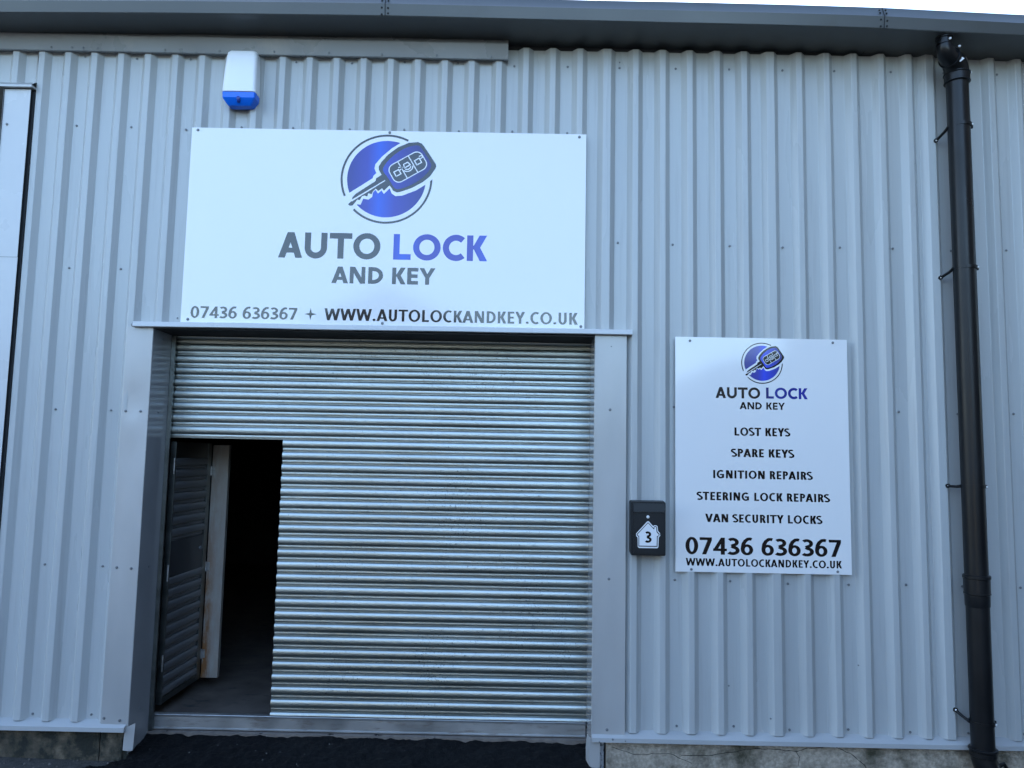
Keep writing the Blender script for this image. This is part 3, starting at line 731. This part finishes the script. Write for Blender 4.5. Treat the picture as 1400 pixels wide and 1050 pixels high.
    if ch == '6':
        return .59, [ring(.295, .315, .265, .325, w * .95), stroke([(.50, .93), (.42, .955), (.33, .94), (.22, .83), (.145, .66), (.03 + w * .47, .40), (.03 + w * .47, .30)], w * .98)]
    return .5, []
def text_mesh(words, s, x0, x1, z, h, wgt, wide, y, spacing=0.0, mi=0):
    adv = 0; G = []
    for i, ch in enumerate(s):
        a, g = glyph(ch, wgt, wide); G.append((adv, g)); adv += a + spacing
    adv -= spacing
    mnx = min(p[0] + o for o, g in G for lay in g for poly in lay for p in poly); mxx = max(p[0] + o for o, g in G for lay in g for poly in lay for p in poly)
    k = (x1 - x0) / (mxx - mnx)
    mb = None
    for (o, g), ch in zip(G, s):
        if ch == ' ' or mb is None: mb = MB(); words.append(mb)
        for li_, lay in enumerate(g):
            yy = y - 0.00012 * li_
            for poly in lay: mb.face([(x0 + (p[0] + o - mnx) * k, yy, z + p[1] * h) for p in poly])
def lettering(parent, items, ma, name='lettering'):
    words = []
    for (s, x0, x1, z, h, wgt, wide, y) in items: text_mesh(words, s, x0, x1, z, h, wgt, wide, y)
    s, x0, x1, z, h, wgt, wide, y = items[0]
    for mb in words:
        xs = [p[0] for p in mb.v]
        o = mb.build(name, ma, parent, loc=((min(xs) + max(xs)) / 2, y, z))
        bm = bmesh.new(); bm.from_mesh(o.data)          # all faces look out of the wall
        for f in bm.faces:
            f.normal_update()
            if f.normal.y > 0: f.normal_flip()
        bm.to_mesh(o.data); bm.free()
    return o
def sign(x0, x1, z0, z1, t, label, group=None):
    s = thing('sign_board', label, 'sign', ((x0 + x1) / 2, 0, z0))
    mb = MB(); mb.box(x0, x1, -t, -0.0005, z0, z1)
    mb.build('panel', M['white'], s, bevel=0.0006)
    return s
# flat polygon from logo units
def poly_obj(name, loops, cx, cz, k, y, ma, parent):
    mb = MB()
    for L in loops: mb.face([(cx + px * k, y, cz + pz * k) for px, pz in L])
    o = mb.build(name, ma, parent, loc=(cx, y, cz))
    bm = bmesh.new(); bm.from_mesh(o.data)
    bmesh.ops.triangulate(bm, faces=[f for f in bm.faces if len(f.verts) > 4])
    for f in bm.faces:
        f.normal_update()
        if f.normal.y > 0: f.normal_flip()
    bm.to_mesh(o.data); bm.free()
    return o
def zp(L): return [((x - 552) , -(y - 525)) for x, y in L]
def smoothloop(L, it=1):
    for _ in range(it):
        o = []
        for a, b2 in zip(L, L[1:] + L[:1]): o += [(a[0] * .75 + b2[0] * .25, a[1] * .75 + b2[1] * .25), (a[0] * .25 + b2[0] * .75, a[1] * .25 + b2[1] * .75)]
        L = o
    return L
def logo(parent, cx, cz, R, y, big):
    k = R / 474.0; d = 0.00025
    ink = M['greyink'] if big else M['ink']
    rg = stroke(arc(0, 0, 463, 463, 62.5, 204, 60), 22) + stroke(arc(0, 0, 463, 463, 225, 362, 60), 22)
    poly_obj('logo_ring', rg, cx, cz, k, y - d, ink, parent)
    poly_obj('logo_disc', [arc(0, 0, 407, 407, 0, 360, 72)[:-1]], cx, cz, k, y - d, M['disc'] if big else M['disc2'], parent)
    outl = [(690, 135), (600, 195), (500, 285), (432, 370), (424, 415), (445, 465), (415, 495), (410, 520), (175, 680), (140, 705), (110, 760), (150, 850), (200, 850), (262, 800), (295, 803), (320, 740), (375, 748), (412, 718), (418, 672), (442, 642), (470, 682), (505, 648), (530, 685), (588, 625), (612, 680), (650, 706), (720, 700), (860, 642), (985, 560), (1045, 500), (1090, 390), (1062, 325), (930, 135), (880, 105), (800, 112)]
    poly_obj('logo_key_outline', [zp(outl)], cx, cz, k, y - 2 * d, M['whiteink'], parent)
    key = [(865, 125), (905, 140), (930, 170), (1055, 355), (1062, 385), (1050, 415), (1000, 490), (930, 550), (820, 615), (730, 650), (665, 667), (625, 650), (600, 610), (585, 595), (530, 650), (510, 625), (470, 655), (445, 630), (420, 655), (405, 690), (370, 680), (360, 715), (330, 705), (305, 715), (285, 755), (260, 750), (215, 812), (185, 817), (165, 800), (200, 765), (208, 725), (245, 685), (440, 550), (445, 520), (500, 482), (470, 430), (467, 395), (490, 350), (560, 265), (660, 185), (770, 135)]
    poly_obj('logo_key', [zp(key)], cx, cz, k, y - 3 * d, ink, parent)
    slit = [(188, 762), (535, 538), (543, 545), (205, 770)]
    poly_obj('logo_key_slit', [zp(slit)], cx, cz, k, y - 4 * d, M['whiteink'], parent)
    fob = [(840, 160), (880, 165), (905, 190), (1005, 345), (1012, 385), (985, 440), (900, 530), (800, 590), (700, 630), (650, 632), (625, 605), (560, 500), (515, 450), (510, 410), (560, 330), (660, 235), (760, 180)]
    poly_obj('logo_fob', [smoothloop(zp(fob))], cx, cz, k, y - 4 * d, M['fob'] if big else M['disc2'], parent)
    # button panel in its own axes
    ux, uz = math.cos(R_(31)), math.sin(R_(31)); ox, oz = 768 - 552, -(395 - 525)
    def bt(a, b2): return (ox + a * ux - b2 * uz, oz + a * uz + b2 * ux)
    def rr(wa, hb, r, off=(0, 0)):
        pts = []
        for sx, sz, a0 in ((1, 1, 0), (-1, 1, 90), (-1, -1, 180), (1, -1, 270)):
            pts += [(off[0] + sx * (wa - r) + r * math.cos(R_(a0 + 90 * i / 6)), off[1] + sz * (hb - r) + r * math.sin(R_(a0 + 90 * i / 6))) for i in range(7)]
        return [bt(*p) for p in pts]
    poly_obj('logo_button_outline', [rr(197, 108, 70)], cx, cz, k, y - 5 * d, M['whiteink'], parent)
    poly_obj('logo_buttons', [rr(187, 98, 62)], cx, cz, k, y - 6 * d, ink, parent)
    ic = []
    for a in (-62, 62): ic += [[bt(a - 5, -98), bt(a + 5, -98), bt(a + 5, 98), bt(a - 5, 98)]]
    for a in (-122, 122):
        ic += [[bt(*p) for p in q_] for q_ in stroke([(a - 30, -28), (a + 26, -28), (a + 26, 24), (a - 30, 24), (a - 30, -33)], 11)]
        ic += [[bt(*p) for p in q_] for q_ in stroke([(a + 33, 14), (a + 58, 14), (a + 66, 24), (a + 58, 38), (a + 33, 42)], 10)]
    ic += [[bt(*p) for p in q_] for q_ in stroke([(-34, 8), (-24, 46), (24, 46), (34, 8), (-39, 8)], 11)]
    for r_ in (34, 56): ic += [[bt(*p) for p in q_] for q_ in stroke(arc(0, 10, r_ * 1.05, r_, 205, 335, 10), 11)]
    poly_obj('logo_icons', ic, cx, cz, k, y - 7 * d, M['whiteink'], parent)

T1 = 0.004
s1 = sign(0.0, 2.437, 2.490, 3.708, T1, 'wide white sign board with large blue key emblem above the roller shutter')
logo(s1, 1.213, 3.402, 0.282, -T1, True)
lettering(s1, [("AUTO", 0.570, 1.191, 2.898, 0.159, .235, True, -T1 - .0003)], M['greyink'])
lettering(s1, [("LOCK", 1.270, 1.842, 2.898, 0.159, .235, True, -T1 - .0003)], M['lock'])
lettering(s1, [("AND", 0.901, 1.213, 2.746, 0.103, .23, True, -T1 - .0003), ("KEY", 1.268, 1.530, 2.746, 0.103, .23, True, -T1 - .0003)], M['greyink'])
lettering(s1, [("07436 636367", 0.058, 0.703, 2.517, 0.072, .165, False, -T1 - .0003)], M['greyink'])
mb = MB(); st = []
for i in range(8):
    a = R_(90 + 45 * i); r = (0.038, 0.0105)[i % 2]; st.append((0.7835 + r * math.cos(a), -T1 - .0003, 2.553 + r * math.sin(a)))
mb.face(st)
o = mb.build('star_mark', M['greyink'], s1)
lettering(s1, [("WWW.AUTOLOCKANDKEY.CO.UK", 0.867, 2.397, 2.518, 0.0725, .165, False, -T1 - .0003)], M['greyink'])
for x, z in ((0.037, 3.692), (1.223, 3.697), (2.394, 3.690), (0.044, 2.508), (1.219, 2.505), (2.415, 2.508)): screw(x, -T1, z, s1, 1.05, True)

s2 = sign(2.984, 4.014, 1.070, 2.457, T1, 'tall white sign board listing key services, beside the letter box')
logo(s2, 3.503, 2.306, 0.124, -T1, False)
lettering(s2, [("AUTO", 3.224, 3.490, 2.092, 0.066, .225, True, -T1 - .0003)], M['greyink'])
lettering(s2, [("LOCK", 3.525, 3.774, 2.094, 0.066, .225, True, -T1 - .0003)], M['lock2'])
lettering(s2, [("AND", 3.367, 3.499, 2.028, 0.0425, .22, True, -T1 - .0003), ("KEY", 3.526, 3.637, 2.028, 0.0425, .22, True, -T1 - .0003)], M['ink'])
for s, x0, x1, z, h, wg in (("LOST KEYS", 3.335, 3.667, 1.870, .0485, .19), ("SPARE KEYS", 3.312, 3.689, 1.744, .0485, .19), ("IGNITION REPAIRS", 3.207, 3.796, 1.6165, .048, .19),
                            ("STEERING LOCK REPAIRS", 3.108, 3.895, 1.4875, .048, .19), ("VAN SECURITY LOCKS", 3.158, 3.848, 1.360, .048, .19),
                            ("07436 636367", 3.042, 3.954, 1.172, .0985, .175), ("WWW.AUTOLOCKANDKEY.CO.UK", 3.044, 3.956, 1.106, .0435, .18)):
    lettering(s2, [(s, x0, x1, z, h, wg, False, -T1 - .0003)], M['ink'])
for x, z in ((3.072, 2.434), (3.929, 2.438), (3.076, 1.085), (3.931, 1.087)): screw(x, -T1, z, s2, .9)

# ------------------------------------------------------------------ alarm box
al = thing('alarm_box', 'white alarm sounder with blue lens bottom, high on the cladding', 'alarm', (0.307, 0, 3.82))
def rrect(cx, hw, y0, y1, z, r, n=6):
    pts = []
    for (px, py, a0) in ((cx + hw - r, y0 + r, 270), (cx + hw, y1, None), (cx - hw, y1, None), (cx - hw + r, y0 + r, 180)):
        if a0 is None: pts.append((px, py, z))
        else: pts += [(px + r * math.cos(R_(a0 + 90 * i / n)), py + r * math.sin(R_(a0 + 90 * i / n)), z) for i in range(n + 1)]
    return pts
mb = MB()
prof = [(4.187, .070, -.040), (4.184, .083, -.052), (4.172, .091, -.062), (4.14, .095, -.070), (4.06, .0985, -.079), (3.98, .1015, -.085), (3.93, .103, -.088), (3.908, .1035, -.088), (3.906, .102, -.084)]
rows = [rrect(.304, hw, yf, 0.0, z + 0.0, .022) for z, hw, yf in prof]
mb.grid(rows, close=True); mb.face(rows[0]); mb.face(rows[-1])
mb.build('cover', M['alarm'], al, smooth=40)
mb = MB()
prof = [(3.905, .1015, -.083), (3.872, .1005, -.080), (3.868, .0985, -.078), (3.842, .080, -.060), (3.832, .070, -.050), (3.829, .05, -.03)]
rows = [rrect(.304, hw, yf, 0.0, z, .012, 3) for z, hw, yf in prof]
mb.grid(rows, close=True); mb.face(rows[0]); mb.face(rows[-1])
mb.build('lens', M['lens'], al, smooth=20)
mb = MB(); mb.tube([(0.304, -.065, 3.866), (0.304, -.083, 3.868), (.304, -.085, 3.868)], [.012, .011, .006], 12); mb.tube([(0.304, -.07, 3.855), (0.304, -.076, 3.846)], [.012, .009], 10)
mb.build('strobe_stud', mat('dark_blue_stud', (0.004, 0.03, 0.25), 0.3), al, smooth=40)

# ------------------------------------------------------------------ letter box
lb = thing('letter_box', 'black wall letter box with white house badge numbered 3', 'letter box', (2.81, 0, 1.16))
X0, X1, Z0, Z1, YF = 2.712, 2.912, 1.166, 1.474, -0.078
mb = MB()
pts = [(0.0, Z0 + .012), (YF, Z0), (YF, Z1), (0.0, Z1 + .006)]
A = [(X0, y, z) for y, z in pts]; B2 = [(X1, y, z) for y, z in pts]
mb.face(A[::-1]); mb.face(B2)
for i in range(4): mb.face([A[i], A[(i + 1) % 4], B2[(i + 1) % 4], B2[i]])
mb.build('body', M['box'], lb, bevel=0.004)
mb = MB(); mb.box(X0 + .014, X1 - .008, YF - .007, YF - .0005, Z0 + .012, 1.413)
mb.build('door', M['box'], lb, bevel=0.002)
mb = MB()
a = [(YF - .002, 1.418), (YF - .012, 1.419), (YF - .006, 1.466), (YF - .002, 1.467)]
A = [(X0 + .012, y, z) for y, z in a]; B2 = [(X1 - .006, y, z) for y, z in a]
mb.face(A[::-1]); mb.face(B2)
for i in range(4): mb.face([A[i], A[(i + 1) % 4], B2[(i + 1) % 4], B2[i]])
mb.build('flap', M['box'], lb, bevel=0.0015)
mb = MB(); mb.box(X0 + .016, X1 - .012, YF - .0135, YF - .0045, 1.4155, 1.4185)
mb.build('flap_lip', M['boxtrim'], lb)
mb = MB(); mb.tube([(2.808, YF - .006, 1.388), (2.808, YF - .010, 1.388), (2.808, YF - .012, 1.388)], [.009, .009, .006], 16); mb.box(2.806, 2.81, YF - .0135, YF - .012, 1.384, 1.392)
mb.build('lock', M['bolt'], lb, smooth=40)
hk = 0.000478
def hp(L, s=1.0): return [((x - 405) * s, -(y - 640) * s) for x, y in L]
hin = [(405, 486), (468, 552), (480, 560), (482, 530), (502, 530), (508, 590), (535, 622), (528, 635), (512, 638), (509, 755), (299, 755), (298, 640), (285, 635), (278, 622)]
hout = [(405, 462), (416, 466), (462, 515), (470, 520), (478, 510), (505, 510), (520, 522), (526, 575), (548, 600), (552, 632), (534, 655), (530, 770), (515, 783), (298, 783), (282, 770), (280, 660), (262, 640), (262, 612), (390, 470)]
hmid = [(405, 474), (466, 538), (474, 540), (480, 521), (504, 521), (512, 532), (517, 582), (543, 612), (543, 628), (522, 648), (520, 766), (290, 766), (290, 650), (270, 632), (270, 617)]
yb = YF - .0078
poly_obj('badge_outline', [hp(hout)], 2.8085, 1.279, hk, yb, M['whiteink'], lb)
poly_obj('badge_line', [hp(hmid)], 2.8085, 1.279, hk, yb - .0003, M['box'], lb)
bd = poly_obj('badge', [hp(hin)], 2.8085, 1.279, hk, yb - .0006, M['whiteink'], lb)
lettering(bd, [("3", 2.7905, 2.829, 1.2415, .064, .19, False, yb - .0009)], M['ink'], 'numeral')

# ------------------------------------------------------------------ downpipe
dpz = thing('downpipe', 'black plastic downpipe running from the gutter to the ground', 'downpipe', (4.683, -0.1, 0))
PX, PY, PR = 4.683, -0.100, 0.0615
mb = MB(); mb.tube([(PX - .006, PY, 4.06), (PX, PY, 1.0)], PR, 32, caps=False)
mb.build('pipe', M['pvc'], dpz, smooth=40)
mb = MB(); mb.tube([(PX, PY, 1.03), (PX, PY, 0.13)], PR - .001, 32, caps=False)
mb.build('pipe', M['pvc'], dpz, smooth=40)
def collar(mb, z, h, r, x=PX, y=PY): mb.tube([(x, y, z + h / 2), (x, y, z + h / 2 - .003), (x, y, z - h / 2 + .003), (x, y, z - h / 2)], [r - .004, r, r, r - .004], 32)
mb = MB(); collar(mb, 1.088, .022, PR + .011); mb.tube([(PX, PY, 1.08), (PX, PY, .995)], PR + .0065, 32); collar(mb, .995, .012, PR + .0085)
mb.tube([(PX, PY, .99), (PX, PY, .93), (PX, PY, .92)], [PR + .004, PR + .003, PR], 32)
mb.build('coupler', M['pvc'], dpz, smooth=40)
# swan neck at the top
def bez(a, b2, c, n=8): return [tuple((1 - t) ** 2 * a[i] + 2 * t * (1 - t) * b2[i] + t * t * c[i] for i in range(3)) for t in [q_ / n for q_ in range(n + 1)]]
mb = MB()
OX, OY = 4.552, -0.195
mb.tube([(OX, OY, 4.275), (OX, OY, 4.220)], .040, 28)
mb.tube([(OX, OY, 4.270), (OX, OY, 4.254), (OX, OY, 4.2535)], [.047, .047, .041], 28)
mb.tube([(OX, OY, 4.222), (OX, OY, 4.218)], .0425, 28)
q1 = bez((OX, OY, 4.218), (OX + .002, OY, 4.168), (OX + .058, OY + .038, 4.150))
mb.tube(q1, [.041 + .016 * i / 8 for i in range(9)], 28)
mb.build('offset_bend', M['pvc'], dpz, smooth=40)
mb = MB()
q2 = bez((OX + .050, OY + .034, 4.156), (PX - .008, PY - .008, 4.142), (PX - .006, PY, 4.075))
mb.tube(q2, [.058, .060, .063, .065, .066, .067, .067, .067, .067], 30)
a = Vector(q2[0]); d_ = (Vector(q2[1]) - a).normalized()
mb.tube([a - d_ * .005, a + d_ * .005], .064, 30)
collar(mb, 4.085, .010, PR + .014, PX - .006); mb.tube([(PX - .006, PY, 4.085), (PX - .006, PY, 4.033)], PR + .0085, 30); collar(mb, 4.033, .008, PR + .012, PX - .006)
eb = mb.build('elbow', M['pvc'], dpz, smooth=40)
for c in ((OX + .014, OY - .040, 4.238), (OX + .078, OY - .022, 4.200), (PX + .070, PY - .015, 4.092)):
    mb = MB(); mb.tube([c, (c[0], c[1] - .006, c[2])], [.008, .005], 12); mb.build('bolt', M['bolt'], eb, smooth=50)
mb = MB(); nn = Vector((-.22, -.93, .05)).normalized(); cc = Vector((4.660, -.118, 4.132)) + nn * .079
tu = nn.cross(Vector((0, 0, 1))).normalized(); tv = tu.cross(nn).normalized()
for q_, k_, mi_ in ((1.0, 0, 0), (.42, .0006, 1)):
    mb.face([cc + nn * k_ + tu * (a_ * .027 * q_) + tv * (b_ * .022 * q_) for a_, b_ in ((-1, -.1), (.1, 1), (1, .1), (-.1, -1))], mi_)
mb.build('label_sticker', [M['label'], M['flashgrey']], eb)
# brackets
def bracket(z, drop):
    mb = MB(); n = 30
    rows = []
    for rr_, zz_ in ((PR + .001, z + .009), (PR + .0045, z + .009), (PR + .0045, z - .009), (PR + .001, z - .009)):
        rows.append([(PX + rr_ * math.cos(2 * math.pi * i / n), PY + rr_ * math.sin(2 * math.pi * i / n), zz_) for i in range(n)])
    mb.grid(rows + [rows[0]], close=True)
    br = None
    L, Rr = None, None
    lug = [(PX + PR * .96, PY + .0), (PX + PR + .022, PY + .008)]
    mb.box(PX + PR, PX + PR + .016, PY - .006, PY + .006, z - .010, z + .010)
    # left arm sloping back to the wall
    x0, z0_ = PX - .094, z - drop
    P0 = Vector((PX - PR - .001, PY + .010, z)); P1 = Vector((x0, -0.004, z0_))
    mb.tube([P0, P0.lerp(P1, .35) + Vector((0, -.004, -.004)), P0.lerp(P1, .7) + Vector((0, 0, -.003)), P1], [.010, .0085, .0085, .010], 10)
    mb.tube([(x0, .002, z0_), (x0, -.012, z0_)], .013, 14)
    br = mb.build('bracket', M['pvc'], dpz, smooth=40)
    for c in ((x0, -.012, z0_), (PX + PR - .008, PY - PR * .62, z - .001)):
        m2 = MB(); m2.tube([c, (c[0], c[1] - .004, c[2]), (c[0], c[1] - .006, c[2])], [.0065, .006, .003], 12); m2.build('bolt', M['bolt'], br, smooth=50)
bracket(3.757, .050); bracket(2.884, .036); bracket(1.600, .002); bracket(0.286, -.036)
# shoe at the foot
mb = MB(); collar(mb, .142, .014, PR + .013); collar(mb, .120, .030, PR + .007)
q3 = bez((PX, PY, .11), (PX + .004, PY - .004, .03), (PX + .075, PY - .05, -.045))
mb.tube(q3, PR + .003, 28)
mb.tube([(PX + .055, PY - .035, .06), (PX + .095, PY - .03, .075), (PX + .12, PY - .02, .04), (PX + .128, PY - .01, -.02)], [.012, .010, .012, .02], 12)
sh2 = mb.build('shoe', M['pvc'], dpz, smooth=40)
mb = MB(); mb.tube([(PX + .085, PY - .055, .052), (PX + .085, PY - .061, .052)], [.007, .004], 10); mb.build('bolt', M['bolt'], sh2)

# ------------------------------------------------------------------ unit across the yard (behind the camera; it is what the glossy signs and laths mirror)
def far_unit(x0, x1, ridge, eave, zr, y, depth, label):
    t = thing('opposite_unit', label, 'building', ((x0 + x1) / 2, y, -0.06))
    mb = MB()
    F = [(x0, y, -.1), (x1, y, -.1), (x1, y, eave), (ridge, y, zr), (x0, y, eave)]; G2 = [(a, y - depth, c) for a, b2, c in F]
    mb.face(F); mb.face(G2[::-1]); mb.face([F[0], G2[0], G2[4], F[4]]); mb.face([F[1], F[2], G2[2], G2[1]])
    mb.build('wall', M['brick'], t)
    mb = MB()
    for a, b2 in ((2, 3), (3, 4)):
        A, B3, C3, D3 = F[a], F[b2], G2[b2], G2[a]
        mb.face([(A[0], A[1] + .2, A[2] + .03), (B3[0], B3[1] + .2, B3[2] + .03), (C3[0], C3[1], C3[2] + .03), (D3[0], D3[1], D3[2] + .03)])
    mb.build('roof', M['roof'], t)
    mb = MB(); c = (x0 + x1) / 2; mb.box(c - 1.8, c + 1.8, y + .01, y + .06, -.06, 3.0)
    mb.build('door', M['galvdark'], t)
far_unit(-8.0, 5.4, -1.3, 3.0, 6.0, -15.0, 22, 'dark steep gabled workshop across the yard, facing the sign')
far_unit(-27.0, -8.7, -18.0, 4.4, 5.8, -15.0, 22, 'added dark gabled block across the yard, cutting sky light from the left')  # added unseen block: holds back open sky left of the gable
mb = MB(); mb.box(8.4, 24, -13.5, -1.2, -.1, 9.2)
shade_block = thing('side_shade_block', 'added dark block cutting the sky light from the right of the yard', 'building', (17, -7, -0.06))  # added unseen mass: hides the right-hand sky so right rib sides darken
mb.build('wall', M['brick'], shade_block)
mb = MB(); mb.box(8.3, 24.2, -13.7, -1.0, 9.202, 9.4); mb.build('roof', M['roof'], shade_block)
far_unit(7.2, 26, 15.6, 4.2, 5.4, -15.0, 22, 'taller dark gabled workshop across the yard, to the right')
